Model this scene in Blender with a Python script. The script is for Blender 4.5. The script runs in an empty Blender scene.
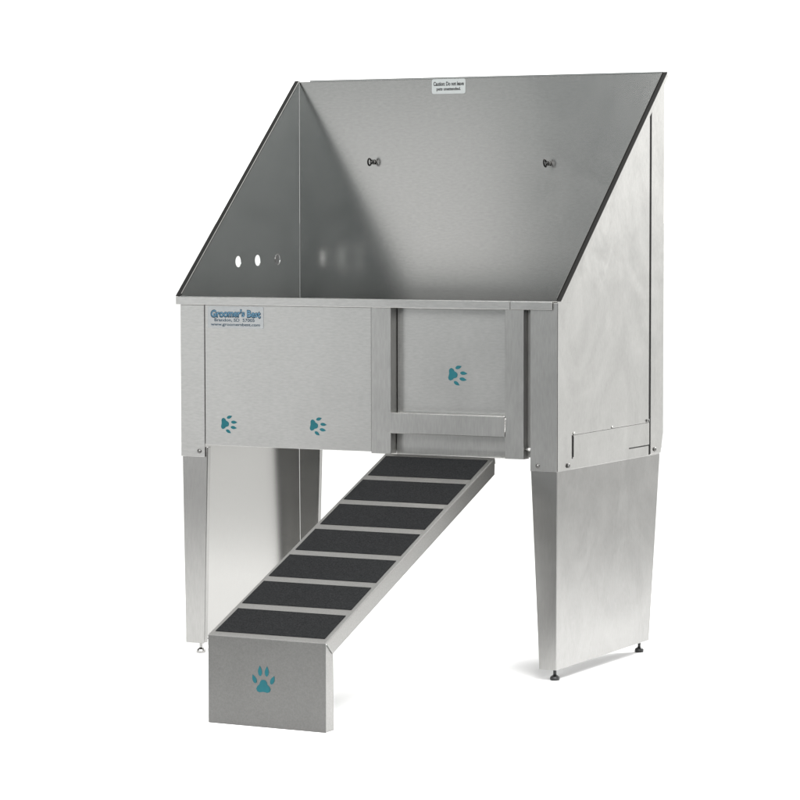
import bpy, bmesh, math, random
from mathutils import Vector, Matrix
from mathutils.geometry import tessellate_polygon
random.seed(7)
S = bpy.context.scene
COL = S.collection

# ------------------------------------------------------------------ camera
cd = bpy.data.cameras.new('Camera')
cam = bpy.data.objects.new('Camera', cd); COL.objects.link(cam)
YAW, PITCH, ROLL = 0.482063, 0.062940, -0.0013655
fw = Vector((-math.sin(YAW)*math.cos(PITCH), math.cos(YAW)*math.cos(PITCH), -math.sin(PITCH)))
r0 = Vector((math.cos(YAW), math.sin(YAW), 0)); u0 = r0.cross(fw)
rt = r0*math.cos(ROLL) + u0*math.sin(ROLL); up = -r0*math.sin(ROLL) + u0*math.cos(ROLL)
M = Matrix.Identity(4)
for i in range(3):
    M[i][0] = rt[i]; M[i][1] = up[i]; M[i][2] = -fw[i]
M.translation = (4.60626, -7.41497, 1.29504)
cam.matrix_world = M
cd.sensor_width = 36.0; cd.lens = 36.0*2981.154/800.0
cd.clip_start = 0.1; cd.clip_end = 500
S.camera = cam
S.view_settings.view_transform = 'Standard'
S.view_settings.look = 'None'
S.view_settings.exposure = 0.0
S.view_settings.gamma = 1.0

# ------------------------------------------------------------------ studio light
w = bpy.data.worlds.new('World'); S.world = w; w.use_nodes = True
nt = w.node_tree; nt.nodes.clear()
def wn(t, **k):
    n = nt.nodes.new(t)
    for a, b in k.items(): setattr(n, a, b)
    return n
def L(a, b): nt.links.new(a, b)
tc = wn('ShaderNodeTexCoord')
def dotr(vec, lo, hi, v0, v1):
    """smooth ramp of the direction's dot product with vec"""
    d = wn('ShaderNodeVectorMath', operation='DOT_PRODUCT'); L(tc.outputs['Generated'], d.inputs[0])
    d.inputs[1].default_value = Vector(vec).normalized()
    m = wn('ShaderNodeMapRange', interpolation_type='SMOOTHSTEP'); L(d.outputs['Value'], m.inputs['Value'])
    m.inputs['From Min'].default_value = lo; m.inputs['From Max'].default_value = hi
    m.inputs['To Min'].default_value = v0; m.inputs['To Max'].default_value = v1
    return m.outputs['Result']
def mth(op, a, b):
    n = wn('ShaderNodeMath', operation=op)
    for i, x in enumerate((a, b)):
        if isinstance(x, (int, float)): n.inputs[i].default_value = x
        else: L(x, n.inputs[i])
    return n.outputs[0]
back = dotr((0.12, 1, 0), -0.35, 0.20, 0.37, 1.80)      # white studio behind and beside, dark behind the camera
high = dotr((0, 0, 1), 0.22, 0.62, 1.0, 0.42)           # dimmer towards the ceiling
top = dotr((0.10, 0.0, 1), 0.72, 0.88, 0.0, 2.25)        # overhead glow added to the world to whiten the floor
tot = mth('ADD', mth('MULTIPLY', back, high), top)
bg = wn('ShaderNodeBackground')
cm = wn('ShaderNodeMix', data_type='RGBA'); L(dotr((0.12, 1, 0.5), -0.75, -0.25, 0, 1), cm.inputs[0])
cm.inputs[6].default_value = (0.88, 1.0, 1.03, 1); cm.inputs[7].default_value = (1.0, 1.0, 0.985, 1)
L(cm.outputs[2], bg.inputs['Color'])
L(tot, bg.inputs['Strength'])
ow = wn('ShaderNodeOutputWorld'); L(bg.outputs[0], ow.inputs['Surface'])

def area(name, loc, target, sx, sy, power, col=(1, 1, 1), spread=180):
    d = bpy.data.lights.new(name, 'AREA'); d.shape = 'RECTANGLE'; d.size = sx; d.size_y = sy
    d.energy = power; d.color = col; d.spread = math.radians(spread)
    o = bpy.data.objects.new(name, d); COL.objects.link(o)
    o.location = loc
    o.rotation_euler = (Vector(target)-Vector(loc)).to_track_quat('-Z', 'Y').to_euler()
    return o
area('softbox_low', (-2.85, -3.9, 0.56), (0.3, 0, 0.56), 2.7, 0.92, 9.9)
area('softbox_high', (-2.85, -3.9, 1.54), (0.3, 0, 1.54), 2.7, 0.80, 7.7)
area('floor_fill_back', (2.3, 4.2, 3.4), (0.4, -0.2, 0), 2.2, 2.2, 40, spread=54)  # this and the next two: added fill, washes out floor shadows
area('floor_fill_front', (0.3, -4.3, 3.3), (0.6, 0.3, 0), 2.2, 2.2, 50, spread=64)
area('floor_fill_right', (3.6, -3.4, 3.3), (0.8, -0.2, 0), 2.2, 2.2, 50, spread=64)

# ------------------------------------------------------------------ materials
def mat_base(name):
    m = bpy.data.materials.new(name); m.use_nodes = True
    n = m.node_tree.nodes; b = n['Principled BSDF']
    return m, n, m.node_tree.links, b
def steel(name, base, rough, grain=(1, 1, 1), ripple=0.0, tint=(1.0, 0.990, 0.962), mottle=0.10, rip_scale=2.2, smudge=0.12, swirl=1.2, aniso=0.0, along=(0, 0, 1), sscale=5):
    m, n, l, b = mat_base(name)
    b.inputs['Metallic'].default_value = 1.0
    t = n.new('ShaderNodeTexCoord')
    mp = n.new('ShaderNodeMapping'); mp.inputs['Scale'].default_value = grain
    l.new(t.outputs['Object'], mp.inputs['Vector'])
    n1 = n.new('ShaderNodeTexNoise'); n1.inputs['Scale'].default_value = 230; n1.inputs['Detail'].default_value = 2
    n1.inputs['Roughness'].default_value = 0.5
    l.new(mp.outputs[0], n1.inputs['Vector'])
    n2 = n.new('ShaderNodeTexNoise'); n2.inputs['Scale'].default_value = sscale; n2.inputs['Detail'].default_value = 4; n2.inputs['Distortion'].default_value = swirl
    l.new(t.outputs['Object'], n2.inputs['Vector'])
    mx = n.new('ShaderNodeMath'); mx.operation = 'ADD'
    sm = n.new('ShaderNodeMath'); sm.operation = 'MULTIPLY_ADD'; sm.inputs[1].default_value = smudge; sm.inputs[2].default_value = 0.5-0.5*smudge
    l.new(n2.outputs['Fac'], sm.inputs[0])
    l.new(n1.outputs['Fac'], mx.inputs[0]); l.new(sm.outputs[0], mx.inputs[1])
    mr = n.new('ShaderNodeMapRange'); mr.inputs['From Min'].default_value = 0.6; mr.inputs['From Max'].default_value = 1.4
    mr.inputs['To Min'].default_value = 1-mottle; mr.inputs['To Max'].default_value = 1+mottle
    l.new(mx.outputs[0], mr.inputs['Value'])
    vm = n.new('ShaderNodeVectorMath'); vm.operation = 'SCALE'
    vm.inputs[0].default_value = [base*c for c in tint]
    l.new(mr.outputs[0], vm.inputs['Scale']); l.new(vm.outputs[0], b.inputs['Base Color'])
    rr = n.new('ShaderNodeMapRange'); rr.inputs['From Min'].default_value = 0.3; rr.inputs['From Max'].default_value = 0.7
    rr.inputs['To Min'].default_value = rough*0.96; rr.inputs['To Max'].default_value = rough*1.04
    l.new(n2.outputs['Fac'], rr.inputs['Value']); l.new(rr.outputs[0], b.inputs['Roughness'])
    if aniso:      # brushed along one direction: reflections smear across the brushing
        cv = n.new('ShaderNodeCombineXYZ')
        for i in range(3): cv.inputs[i].default_value = along[i]
        l.new(cv.outputs[0], b.inputs['Tangent']); b.inputs['Anisotropic'].default_value = aniso
    last = None
    if ripple:
        n3 = n.new('ShaderNodeTexNoise'); n3.inputs['Scale'].default_value = rip_scale; n3.inputs['Detail'].default_value = 2.5
        n3.inputs['Distortion'].default_value = 1.6
        mp3 = n.new('ShaderNodeMapping'); mp3.inputs['Scale'].default_value = (1, 2.0, 1.0)
        mp3.inputs['Rotation'].default_value = (0.5, 0, 0)
        l.new(t.outputs['Object'], mp3.inputs['Vector']); l.new(mp3.outputs[0], n3.inputs['Vector'])
        b3 = n.new('ShaderNodeBump'); b3.inputs['Strength'].default_value = 1.0; b3.inputs['Distance'].default_value = ripple
        l.new(n3.outputs['Fac'], b3.inputs['Height'])
        last = b3
    if last: l.new(last.outputs[0], b.inputs['Normal'])
    return m
def paint(name, col, rough=0.5, spec=0.4, vary=0.08, scale=80):
    m, n, l, b = mat_base(name)
    b.inputs['Roughness'].default_value = rough; b.inputs['Specular IOR Level'].default_value = spec
    t = n.new('ShaderNodeTexCoord'); n1 = n.new('ShaderNodeTexNoise')
    n1.inputs['Scale'].default_value = scale; n1.inputs['Detail'].default_value = 4
    l.new(t.outputs['Object'], n1.inputs['Vector'])
    mr = n.new('ShaderNodeMapRange'); mr.inputs['From Min'].default_value = 0.3; mr.inputs['From Max'].default_value = 0.7
    mr.inputs['To Min'].default_value = 1-vary; mr.inputs['To Max'].default_value = 1+vary
    l.new(n1.outputs['Fac'], mr.inputs['Value'])
    vm = n.new('ShaderNodeVectorMath'); vm.operation = 'SCALE'; vm.inputs[0].default_value = col
    l.new(mr.outputs[0], vm.inputs['Scale']); l.new(vm.outputs[0], b.inputs['Base Color'])
    return m
def griptape(name):
    m, n, l, b = mat_base(name)
    b.inputs['Roughness'].default_value = 0.85; b.inputs['Specular IOR Level'].default_value = 0.08
    t = n.new('ShaderNodeTexCoord'); n1 = n.new('ShaderNodeTexNoise')
    n1.inputs['Scale'].default_value = 260; n1.inputs['Detail'].default_value = 3
    l.new(t.outputs['Object'], n1.inputs['Vector'])
    cr = n.new('ShaderNodeValToRGB')
    cr.color_ramp.elements[0].position = 0.35; cr.color_ramp.elements[0].color = (0.004, 0.0043, 0.0047, 1)
    cr.color_ramp.elements[1].position = 0.72; cr.color_ramp.elements[1].color = (0.013, 0.0135, 0.0140, 1)
    l.new(n1.outputs['Fac'], cr.inputs[0]); l.new(cr.outputs[0], b.inputs['Base Color'])
    bp = n.new('ShaderNodeBump'); bp.inputs['Strength'].default_value = 0.6; bp.inputs['Distance'].default_value = 0.001
    l.new(n1.outputs['Fac'], bp.inputs['Height']); l.new(bp.outputs[0], b.inputs['Normal'])
    return m
HOR = (0.10, 1, 1); VER = (1, 1, 0.12)
M_FRONT = steel('brushed_steel_front', 0.42, 0.29, (0.25, 1, 1), mottle=0.12, smudge=0.3)
M_POST = steel('brushed_steel_post', 0.36, 0.30, (1, 1, 0.15), mottle=0.12, smudge=0.4)
M_WALL = steel('polished_steel_wall', 0.42, 0.185, (0.3, 1, 1), ripple=0.0005, rip_scale=1.4, mottle=0.05)
M_BACK = steel('brushed_steel_back', 0.41, 0.215, (0.3, 1, 1), mottle=0.08, aniso=0.64, smudge=0.5, tint=(1.0, 0.977, 0.94))
M_LEFT = steel('polished_steel_left', 0.43, 0.20, (1, 0.3, 1), mottle=0.07, smudge=0.8, tint=(0.94, 0.99, 0.99))
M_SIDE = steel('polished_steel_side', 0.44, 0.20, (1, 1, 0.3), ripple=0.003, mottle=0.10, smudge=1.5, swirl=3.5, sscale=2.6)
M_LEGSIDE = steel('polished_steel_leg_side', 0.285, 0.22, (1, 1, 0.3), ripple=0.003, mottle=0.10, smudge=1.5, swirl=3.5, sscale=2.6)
M_LEGIN = steel('polished_steel_leg_inside', 0.41, 0.20, (1, 1, 0.3), mottle=0.03)
M_LEG = steel('brushed_steel_leg', 0.33, 0.24, (1, 1, 0.15), mottle=0.10)
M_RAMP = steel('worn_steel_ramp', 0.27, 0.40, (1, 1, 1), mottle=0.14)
M_RISER = steel('darkened_steel_riser', 0.14, 0.42, (1, 1, 1), mottle=0.14, smudge=0.5)  # ramp steel darkened in colour to offset the floor's bright reflection
M_NEARBLACK = steel('near_black_steel', 0.02, 0.40)  # near-black steel shared by slope lips, seam gaps and eye bolts
M_DARK = steel('dark_steel', 0.12, 0.35)
M_BOLT = steel('bolt_steel', 0.42, 0.25)
M_TEAL = paint('teal_decal', (0.004, 0.058, 0.070), 0.5, 0.2)
M_GRIP = griptape('black_grip_tape')
M_LABEL = paint('label_film', (0.36, 0.38, 0.375), 0.45, 0.2, vary=0.03)
M_LABEL2 = paint('label_silver', (0.185, 0.192, 0.194), 0.45, 0.2, vary=0.05)
M_BLACK = paint('black_print', (0.008, 0.008, 0.008), 0.5)
M_BLUE = paint('blue_print', (0.055, 0.115, 0.165), 0.5, 0.1)
M_NAVY = paint('navy_print', (0.012, 0.028, 0.045), 0.5, 0.1)
M_RUBBER = paint('foot_black', (0.015, 0.015, 0.015), 0.35)
M_WHITE = paint('white_paper', (0.82, 0.82, 0.82), 0.9, 0.1, 0.01, 4)
M_STUDIO = paint('studio_floor', (0.16, 0.16, 0.165), 0.8, 0.2, 0.1, 3)

# ------------------------------------------------------------------ mesh helpers
class MB:
    def __init__(s): s.bm = bmesh.new()
    def face_prism(s, outline, fn, t, holes=()):
        """sheet: outline (u,v) with holes, mapped by fn(u,v,w); w from 0 to t"""
        loops = [list(outline)] + [list(h) for h in holes]
        flat = [p for lp in loops for p in lp]
        f = [s.bm.verts.new(fn(u, v, 0)) for u, v in flat]
        b = [s.bm.verts.new(fn(u, v, t)) for u, v in flat]
        if holes:
            tri = tessellate_polygon([[Vector((u, v, 0)) for u, v in lp] for lp in loops])
            for a in tri:
                s.bm.faces.new([f[i] for i in a]); s.bm.faces.new([b[i] for i in reversed(a)])
        else:
            s.bm.faces.new(f); s.bm.faces.new(list(reversed(b)))
        k = 0
        for lp in loops:
            n = len(lp)
            for i in range(n):
                j = (i+1) % n
                s.bm.faces.new([f[k+i], b[k+i], b[k+j], f[k+j]])
            k += n
        return s
    def box(s, x0, x1, y0, y1, z0, z1):
        return s.face_prism([(x0, z0), (x1, z0), (x1, z1), (x0, z1)], lambda u, v, w: (u, y0+w, v), y1-y0)
    def lathe(s, prof, o, axis, n=20):
        ax = Vector(axis).normalized(); a = ax.orthogonal().normalized(); b = ax.cross(a); o = Vector(o)
        rings = []
        for r, h in prof:
            if r < 1e-6: rings.append([s.bm.verts.new(o+ax*h)])
            else: rings.append([s.bm.verts.new(o+ax*h+(a*math.cos(k*2*math.pi/n)+b*math.sin(k*2*math.pi/n))*r) for k in range(n)])
        for p, q in zip(rings, rings[1:]):
            for k in range(n):
                j = (k+1) % n
                vs = [p[k % len(p)], p[j % len(p)], q[j % len(q)], q[k % len(q)]]
                u = []
                for v in vs:
                    if v not in u: u.append(v)
                if len(u) > 2: s.bm.faces.new(u)
        return s
    def torus(s, c, axis, R, r, n=28, m=12):
        ax = Vector(axis).normalized(); a = ax.orthogonal().normalized(); b = ax.cross(a); c = Vector(c)
        g = []
        for i in range(n):
            t = 2*math.pi*i/n; d = a*math.cos(t)+b*math.sin(t)
            g.append([s.bm.verts.new(c+d*(R+r*math.cos(2*math.pi*k/m))+ax*r*math.sin(2*math.pi*k/m)) for k in range(m)])
        for i in range(n):
            for k in range(m):
                s.bm.faces.new([g[i][k], g[(i+1) % n][k], g[(i+1) % n][(k+1) % m], g[i][(k+1) % m]])
        return s
    def build(s, name, mat, parent=None, bevel=0.0011, smooth=False):
        bmesh.ops.recalc_face_normals(s.bm, faces=s.bm.faces)
        me = bpy.data.meshes.new(name); s.bm.to_mesh(me); s.bm.free()
        o = bpy.data.objects.new(name, me); COL.objects.link(o); me.materials.append(mat)
        if smooth:
            for p in me.polygons: p.use_smooth = True
        if bevel:
            b = o.modifiers.new('edge', 'BEVEL'); b.width = bevel; b.segments = 2; b.limit_method = 'ANGLE'
            b.angle_limit = math.radians(35)
        if parent: o.parent = parent
        return o
def empty(name, loc):
    o = bpy.data.objects.new(name, None); COL.objects.link(o); o.location = loc
    return o
def circle(cu, cv, ru, rv, n=28):
    return [(cu+ru*math.cos(2*math.pi*i/n), cv+rv*math.sin(2*math.pi*i/n)) for i in range(n)]
def rrect(x0, z0, x1, z1, r, n=5):
    out = []
    for cx, cz, a0 in ((x1-r, z1-r, 0), (x0+r, z1-r, 90), (x0+r, z0+r, 180), (x1-r, z0+r, 270)):
        for k in range(n+1):
            a = math.radians(a0+90*k/n); out.append((cx+r*math.cos(a), cz+r*math.sin(a)))
    return out
def text(name, s, mat, parent, x, z, y, width, height, offset=0.0, arch=0.0, depth=0.0003):
    """lettering standing in a plane y = const, fitted to width and height, centred on x, z"""
    c = bpy.data.curves.new(name, 'FONT'); c.body = s; c.align_x = 'CENTER'; c.offset = offset; c.size = 1
    c.resolution_u = 4
    t = bpy.data.objects.new(name+'_curve', c); COL.objects.link(t)
    dg = bpy.context.evaluated_depsgraph_get()
    me = bpy.data.meshes.new_from_object(t.evaluated_get(dg)); me.name = name
    bpy.data.objects.remove(t); bpy.data.curves.remove(c)
    xs = [v.co.x for v in me.vertices]; ys = [v.co.y for v in me.vertices]
    cx, cy = (max(xs)+min(xs))/2, (max(ys)+min(ys))/2
    sx, sy = width/(max(xs)-min(xs)), height/(max(ys)-min(ys))
    for v in me.vertices:
        a, b = (v.co.x-cx)*sx, (v.co.y-cy)*sy
        q = 2*a/width
        b += arch*(1-q*q)
        v.co = (x+a, y, z+b)
    me.materials.clear(); me.materials.append(mat)
    o = bpy.data.objects.new(name, me); COL.objects.link(o); o.parent = parent
    so = o.modifiers.new('ink', 'SOLIDIFY'); so.thickness = depth; so.offset = 0
    return o
PAW_PAD = [(0, .09), (.10, .07), (.17, -.02), (.20, -.12), (.30, -.20), (.36, -.32), (.31, -.43), (.20, -.47), (.08, -.45),
           (0, -.44), (-.08, -.45), (-.20, -.47), (-.31, -.43), (-.36, -.32), (-.30, -.20), (-.20, -.12), (-.17, -.02), (-.10, .07)]
def toe(cx, cz, rx, rz, ang):
    pts = []
    for i in range(18):
        t = 2*math.pi*i/18
        a, b = rx*math.cos(t), rz*math.sin(t)
        if b > 0: a *= 1-0.75*(b/rz)**1.6; b *= 1.25       # pointed like a claw
        c, s = math.cos(ang), math.sin(ang)
        pts.append((cx+a*c-b*s, cz+a*s+b*c))
    return pts
def paw(parent, x, z, y, size, rot, mat=None):
    mb = MB(); c, s = math.cos(rot), math.sin(rot)
    fn = lambda u, v, w: (x+(u*c-v*s)*size, y-w, z+(u*s+v*c)*size)
    for lp in (PAW_PAD, toe(-.17, .44, .10, .20, .05), toe(.17, .44, .10, .20, -.05),
               toe(-.45, .08, .10, .18, .42), toe(.45, .08, .10, .18, -.42)):
        mb.face_prism(lp, fn, 0.0006)
    return mb.build('paw_print', mat or M_TEAL, parent, 0)
def screw(parent, p, axis, r=0.006, mat=None):
    return MB().lathe([(0, 0), (r, 0), (r, r*0.35), (r*0.7, r*0.75), (0, r*0.9)], p, axis, 14).build('screw', mat or M_BOLT, parent, 0, True)

# ------------------------------------------------------------------ setting
g = MB().face_prism(circle(0, 0, 30, 30, 64), lambda u, v, w: (u, v, -0.012-w), 0.02).build('ground', M_STUDIO, None, 0)
g['kind'] = 'structure'
f = MB().face_prism([(-40, -2.35), (40, -2.35), (300, 300), (-300, 300)], lambda u, v, w: (u, v, -w), 0.004).build('floor', M_WHITE, None, 0)
f['kind'] = 'structure'

# ------------------------------------------------------------------ dog bath
D = 0.718; ZR = 1.050; ZS = 0.583; ZT = 1.700; ZB = 0.033; T = 0.002
xl = lambda y: 0.004-0.008*y/D
xr = lambda y: 1.213+0.011*y/D
tub = empty('dog_bath', (0.61, 0.36, 0))
tub['label'] = 'stainless steel dog washing bath on tall legs with sloped side walls and teal paw prints'
tub['category'] = 'dog bath'
class PB(MB):
    """mesh written in world coordinates, stored relative to its thing"""
def part(mb, name, mat, root=tub, bevel=0.0011, smooth=False):
    bmesh.ops.translate(mb.bm, verts=mb.bm.verts, vec=-Vector(root.location))
    return mb.build(name, mat, root, bevel, smooth)
def rel(o, root=tub):
    o.data.transform(Matrix.Translation(-Vector(root.location))); return o

# side walls: left with three holes, both with the slope from the front rim to the top of the back
slope_z = lambda y: ZR+0.003+(ZT-ZR-0.003)*y/D
side_o = [(0.0, ZS), (0.0, slope_z(0)), (D, ZT), (D, 0.645), (D-0.02, ZS)]
hz = 1.149
part(MB().face_prism(side_o, lambda u, v, w: (xl(u)+w, u, v), T,
     [circle(0.334, 1.147, .0165, .0165), circle(0.452, hz, .0165, .0165), circle(0.574, hz+.001, .0165, .0165)]), 'side_wall', M_LEFT)
side_r = [(0.0, ZS), (0.0, slope_z(0)), (D, ZT), (D, 0.645), (D-0.02, ZS)]
part(MB().face_prism(side_r, lambda u, v, w: (xr(u)-w, u, v), T), 'side_wall', M_SIDE)
part(MB().box(-.030, -.0045, .606, .716, 0.90, 1.22), 'hole_backing', M_DARK)  # unseen box added behind the third hole so it looks dark
part(MB().torus((xl(.574)+.003, .574, hz+.001), (1, 0, 0), .0160, .0008), 'grommet', M_LEG, bevel=0, smooth=True)

# back wall and its folded top lip
part(MB().face_prism([(xl(D)+T, 0.60), (xr(D)-T, 0.60), (xr(D)-T, ZT), (xl(D)+T, ZT)], lambda u, v, w: (u, D-.001+w, v), T), 'back_wall', M_BACK)
part(MB().box(0.035, 1.2225, D+.0015, D+.016, ZT-.010, ZT+.0045), 'top_lip', M_WALL)
# inner floor and inner front wall of the basin
part(MB().box(0.007, 1.210, 0.056, D-.002, 0.640, 0.642), 'basin_floor', M_WALL)
part(MB().box(0.0065, 1.2105, 0.052, 0.054, 0.618, ZR-.004), 'basin_front', M_WALL)

# slope lips: the wall edge turns outward, then down
ts = Vector((0, D, ZT-slope_z(0))).normalized(); ns = Vector((0, -ts.z, ts.y))
Ls = math.hypot(D, ZT-slope_z(0))
for sgn, xf, tw in ((-1, xl, 0.015), (1, xr, 0.0115)):
    def fn(u, v, w_, sgn=sgn, xf=xf):      # u along the slope, v outward, w up from the slope
        y = u/Ls*D
        p = Vector((xf(y)+sgn*v, 0, slope_z(0)))+ts*u+ns*w_
        return p
    part(MB().face_prism([(-0.004, -0.0035), (Ls+.004, -0.0035), (Ls+.004, tw), (-0.004, tw)], fn, T), 'slope_lip', M_NEARBLACK)
    e = MB().face_prism([(0.004, -0.014), (Ls+.002, -0.014), (Ls+.002, -.0005), (0.004, -.0005)], lambda u, v, w_: fn(u, tw-.0004-w_, v), T)
    part(e, 'lip_return', M_SIDE)
    # bright raw edge of the sheet along the inside of the lip
    part(MB().face_prism([(0.004, 0.0022), (Ls, 0.0022), (Ls, 0.0046), (0.004, 0.0046)], lambda u, v, w_: fn(u, -.0035+w_, v), .0016), 'lip_bead', M_BOLT if sgn < 0 else M_DARK, bevel=0)

# front: rim, corner covers, apron panel, posts, door, rail
rim = MB()
rim.box(-0.008, 1.0715, -0.007, -0.003, 1.027, ZR); rim.box(1.0725, 1.199, -0.007, -0.003, 1.027, ZR)
rim.box(-0.008, 1.199, -0.003, 0.050, ZR-.003, ZR-.0008)
part(rim, 'front_rim', M_FRONT)
part(MB().box(0.0045, 0.0855, -0.002, 0.0, ZS, 1.0265), 'corner_cover', M_FRONT)
part(MB().box(1.131, 1.2125, -0.0005, 0.0015, ZS, 1.0460), 'corner_cover', M_POST)
part(MB().box(0.0875, 0.6355, -0.0015, 0.0005, 0.6185, 1.0268), 'apron_panel', M_FRONT)
part(MB().box(0.0875, 0.6355, 0.0006, 0.012, 0.6185, 0.6205), 'apron_hem', M_FRONT)
for x0, x1, mt, zb in ((0.6365, 0.699, M_POST, 0.614), (1.055, 1.112, M_POST, 0.614)):
    p = MB().box(x0, x1, -0.0035, -0.0015, zb, 1.0268)
    p.box(x1-.002, x1, -0.0014, 0.034, zb, 1.0268)
    p.box(x0, x0+.002, -0.0014, 0.034, zb, 1.0268)
    part(p, 'door_post', mt)
part(MB().box(0.7005, 1.0535, 0.034, 0.036, 0.700, 1.040), 'door_panel', M_FRONT)
part(MB().box(0.7005, 1.0535, 0.030, 0.032, 0.6128, 0.678).box(0.7005, 1.0535, 0.014, 0.0298, 0.6128, 0.6148), 'door_sill', M_POST)
part(MB().box(0.690, 1.0553, -0.0065, -0.0040, 0.674, 0.7315).box(0.7005, 1.0535, -0.0039, 0.026, 0.7295, 0.7315)
     .box(0.7005, 1.0535, -0.0039, 0.026, 0.674, 0.676), 'door_rail', M_POST)
wb_ = MB()
for k in range(9):
    z_ = 0.690+0.0042*k; r_ = random.uniform(.0018, .0030); dx = random.uniform(-.0008, .0008)
    wb_.lathe([(0, 0), (r_, .0004), (r_*.7, r_*.6), (0, r_*.8)], (1.0558+dx, -.0036, z_), (0, -1, 0), 10)
part(wb_, 'weld', M_BOLT, bevel=0, smooth=True)
part(MB().box(1.1125, 1.2, 0.020, 0.022, 0.618, 1.045), 'filler_panel', M_POST)
screw(tub, (0, 0, 0), (-1, 0, 0)); bpy.data.objects.remove(bpy.data.objects['screw'])
def scr(p, ax, r=.006, m=None): rel(screw(tub, p, ax, r, m))
scr((0.067, -0.002, 0.600), (0, -1, 0), .0065, M_DARK)
scr((1.154, -0.0005, 0.598), (0, -1, 0), .0060, M_DARK)
part(MB().lathe([(0, 0), (.005, 0), (.005, .022), (0, .022)], (1.1125, 0.006, 0.642), (1, 0, 0), 12), 'bolt', M_BOLT, bevel=0, smooth=True)

# right side: rear strip, access plate, front strip
sx = lambda off: (lambda u, v, w: (xr(u)+off+w, u, v))
yz = lambda y: slope_z(y)-0.018
part(MB().face_prism([(0.628, ZS+.004), (0.628, yz(.628)), (D+.001, yz(D)), (D+.001, 0.645), (D-.017, ZS+.004)], sx(.0005), .0022), 'rear_strip', M_SIDE)
part(MB().face_prism([(0.620, ZS+.003), (0.6274, ZS+.003), (0.6274, yz(.62)), (0.620, yz(.62)-.003)], sx(.0001), .0004), 'seam_gap', M_NEARBLACK, bevel=0)
part(MB().face_prism([(0.101, 0.617), (0.6185, 0.617), (0.6185, 0.6805), (0.101, 0.6775)], sx(.0005), .0016), 'access_plate', M_SIDE, bevel=.0003)
part(MB().face_prism([(0.101, 0.6780), (0.6185, 0.6810), (0.6185, 0.6822), (0.101, 0.6792)], sx(.0001), .0021), 'seam_gap', M_DARK, bevel=0)
part(MB().face_prism([(0.093, 0.613), (0.0990, 0.613), (0.0990, 0.678), (0.093, 0.678)], sx(.0001), .0004), 'seam_gap', M_NEARBLACK, bevel=0)
part(MB().face_prism([(0.480, 0.6125), (0.6185, 0.6125), (0.6185, 0.6160), (0.480, 0.6160)], sx(.0001), .0004), 'seam_gap', M_NEARBLACK, bevel=0)
part(MB().face_prism([(0.0, ZS), (0.0, ZR-.004), (0.085, ZR-.004), (0.085, ZS)], sx(.0004), .0007), 'front_strip', M_SIDE, bevel=0)
scr((xr(.064)+.0022, .064, .596), (1, 0, 0), .0065, M_DARK)
scr((xr(.655)+.0027, .655, .600), (1, 0, 0), .0065, M_DARK)
scr((xr(.61)+.0027, .610, .687), (1, 0, 0), .0045, M_DARK)
scr((xr(.36)+.0005, .36, .684), (1, 0, 0), .0030)
scr((xr(.105)+.0005, .105, .683), (1, 0, 0), .0036)

# legs: folded panels, with a front and a rear flange, on levelling feet
for left in (True, False):
    xf = xl if left else xr; sg = 1 if left else -1
    tb = 0.012 if left else 0.077; ztop = 0.612
    xs = lambda u, v: xf(u)+sg*(0.0025+0.004*(ZS-v)/ZS)
    wt, wb = (0.0845, 0.062) if left else (0.0805, 0.052)
    yf = lambda v: 0.0025+0.007*(ZS-v)/ZS
    yb = lambda v: D-.012-(tb-.012)*max(0, (ZS-v))/(ZS-ZB)
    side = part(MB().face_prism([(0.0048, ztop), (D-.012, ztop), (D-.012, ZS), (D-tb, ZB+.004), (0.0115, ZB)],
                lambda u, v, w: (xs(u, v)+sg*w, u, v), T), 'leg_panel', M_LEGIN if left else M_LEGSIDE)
    def fl(name, mb, mt):
        o = part(mb, name, mt); o.parent = side; return o
    fl('front_flange', MB().face_prism([(0, ztop), (wt, ztop), (wb, ZB), (0, ZB)],
       lambda u, v, w: (xs(0, v)+sg*u, yf(v)+w, v), T), M_LEG)
    fl('flange_return', MB().face_prism([(0.004, ztop), (0.020, ztop), (0.020, ZB+.002), (0.004, ZB+.002)],
       lambda u, v, w: (xs(0, v)+sg*((wb if v < .3 else wt)-w), yf(v)+u, v), T), M_LEG)
    fl('rear_flange', MB().face_prism([(0.003, ztop), (0.087, ztop), (0.066, ZB+.004), (0.003, ZB+.004)],
       lambda u, v, w: (xs(D, v)+sg*u, yb(v)-w, v), T), M_LEG)
    fl('flange_return', MB().face_prism([(0.003, ztop), (0.016, ztop), (0.016, ZB+.006), (0.003, ZB+.006)],
       lambda u, v, w: (xs(D, v)+sg*((0.066 if v < .3 else .087)-w), yb(v)-u, v), T), M_LEG)
    for fy in (0.045, 0.640 if not left else 0.67):
        fx = 0.040 if left else 1.186
        q = MB().lathe([(0, 0), (.0128, 0), (.0134, .003), (.0134, .007), (.0120, .011), (.007, .014), (.0045, .016), (.0045, .048), (0, .048)],
                       (fx, fy, 0.0), (0, 0, 1), 20)
        fl('foot', q, M_RUBBER if not left else M_POST)
        q = MB().box(fx-.02, fx+.02, fy-.02, fy+.02, .040, .043)
        fl('foot_bracket', q, M_DARK)

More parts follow.
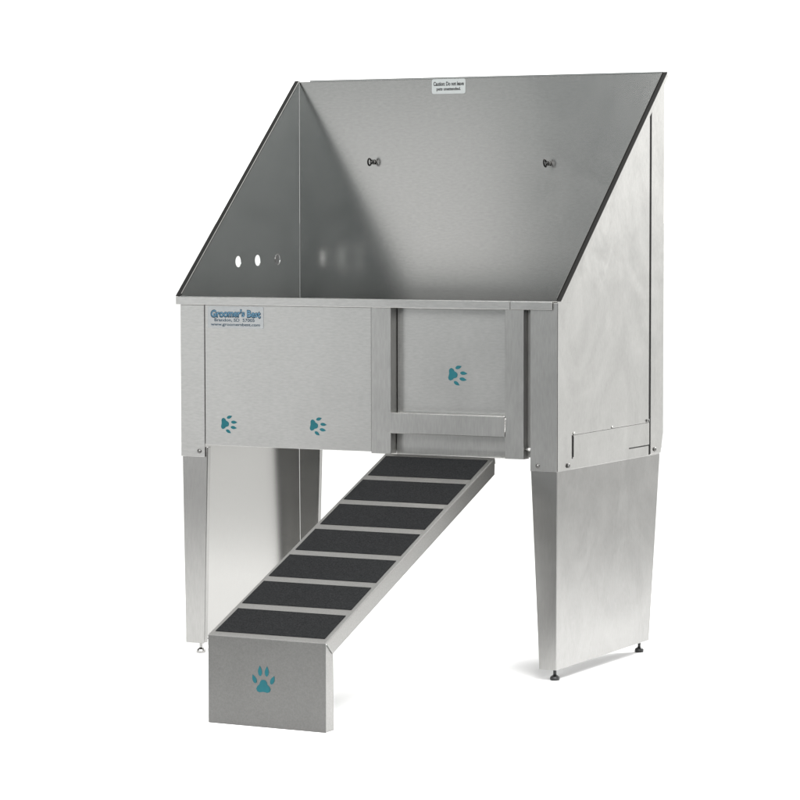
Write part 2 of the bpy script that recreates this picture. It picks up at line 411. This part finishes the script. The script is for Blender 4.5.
# eye bolts for the tether
for cx, cz, tilt in ((0.262, 1.449, 0.0), (0.856, 1.440, 0.16)):
    y = D-0.024
    ho = part(MB().torus((cx, y-.006, cz), (math.cos(tilt), math.sin(tilt)*.4, math.sin(tilt)), .0104, .0026), 'eye_bolt', M_NEARBLACK, bevel=0, smooth=True)
    sh = part(MB().lathe([(0, 0), (.0032, 0), (.0032, .0216), (0, .0216)], (cx, y+.0015, cz), (0, 1, 0), 12), 'shank', M_DARK, bevel=0, smooth=True); sh.parent = ho
    nu = part(MB().lathe([(0, 0), (.008, 0), (.008, .006), (0, .006)], (cx, D-.0105, cz), (0, 1, 0), 6), 'nut', M_DARK, bevel=.0006); nu.parent = ho

# labels with their writing
cl = part(MB().face_prism(rrect(.463, 1.654, .577, 1.699, .006), lambda u, v, w: (u, D-.0014-w, v), .0006), 'caution_label', M_LABEL, bevel=0)
for s_, z, wd, h in (('Caution: Do not leave', 1.6845, .103, .0125), ('pets unattended.', 1.6675, .082, .0125)):
    rel(text('lettering', s_, M_BLACK, cl, .520, z, D-.0022, wd, h, offset=.028))
bl = part(MB().face_prism(rrect(.098, .9605, .285, 1.0235, .003), lambda u, v, w: (u, -.0018-w, v), .0006), 'brand_label', M_LABEL2, bevel=0)
rel(text('lettering', "Groomer's Best", M_NAVY, bl, .192, 1.0015, -.0026, .169, .0245, offset=.065, arch=.002))
rel(text('lettering', "Groomer's Best", M_BLUE, bl, .192, 1.0018, -.0031, .165, .0205, offset=.02, arch=.002))
rel(text('lettering', 'Brandon, SD  57005', M_NAVY, bl, .188, .9835, -.0026, .135, .0105, offset=.01))
rel(text('lettering', 'www.groomersbest.com', M_NAVY, bl, .191, .9700, -.0026, .165, .0105, offset=.012))
# paw prints
rel(paw(tub, .163, .682, -.0017, .046, math.radians(-95)))
rel(paw(tub, .459, .686, -.0017, .046, math.radians(-98)))
rel(paw(tub, .886, .840, .0338, .050, math.radians(-97)))

# ------------------------------------------------------------------ ramp
X0, X1 = 0.6887, 1.0302; LR = 0.981; Z1 = 0.2252; YT, ZTOP = -0.0150, 0.6170
ramp = empty('dog_ramp', (0.86, -0.5, 0))
ramp['label'] = 'narrow steel ramp with seven black grip strips leading up to the bath door'
ramp['category'] = 'ramp'
a = Vector((0, -LR, Z1)); b = Vector((0, YT, ZTOP)); tr = (b-a).normalized(); nr = Vector((0, -tr.z, tr.y)); LL = (b-a).length
rp = lambda u, v, w: Vector((X0+u, 0, 0))+a+tr*v+nr*w
WD = X1-X0
deck = part(MB().face_prism([(0, 0), (WD, 0), (WD, LL), (0, LL)], lambda u, v, w: rp(u, v, -w), T), 'deck', M_RAMP, ramp, .0013)
for k in range(7):
    v0 = 0.020+0.1475*k
    mb = MB().face_prism([(.011+random.uniform(-.002, .002), v0), (WD-.013, v0+random.uniform(-.001, .003)), (WD-.013, v0+.119), (.011+random.uniform(-.002, .002), v0+.119)],
                         lambda u, v, w: rp(u, v, .0003+w), .0010)
    part(mb, 'grip_strip', M_GRIP, ramp, 0)
for u in (0, WD-T):
    part(MB().face_prism([(0.003, -.0022), (LL, -.0022), (LL-.008, -.020), (LL-.019, -.043), (.022, -.043)],
         lambda v, w, q, u=u: rp(u+q, v, w), T), 'side_rail', M_RAMP, ramp)
part(MB().face_prism([(.0, -.0022), (WD, -.0022), (WD, -.018), (0, -.018)], lambda u, w, q: rp(u, LL-.0005-q, w), T), 'top_hem', M_RAMP, ramp)
part(MB().box(X0+.03, X1-.03, YT-.004, 0.0315, ZTOP-.0075, ZTOP-.0055), 'hook', M_FRONT, ramp)
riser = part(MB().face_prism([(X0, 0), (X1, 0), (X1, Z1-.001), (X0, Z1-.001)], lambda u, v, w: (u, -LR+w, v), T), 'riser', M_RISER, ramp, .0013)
for x in (X0+T+.0004, X1-2*T-.0004):
    part(MB().face_prism([(-LR+.0022, 0), (-LR+.046, 0.0), (-LR+.044, Z1-.004), (-LR+.012, Z1-.006), (-LR+.0022, Z1-.006)],
         lambda u, v, w, x=x: (x+w, u, v), T), 'riser_flange', M_RAMP, ramp)
rel(paw(ramp, .851, .116, -LR-.0002, .058, 0), ramp)
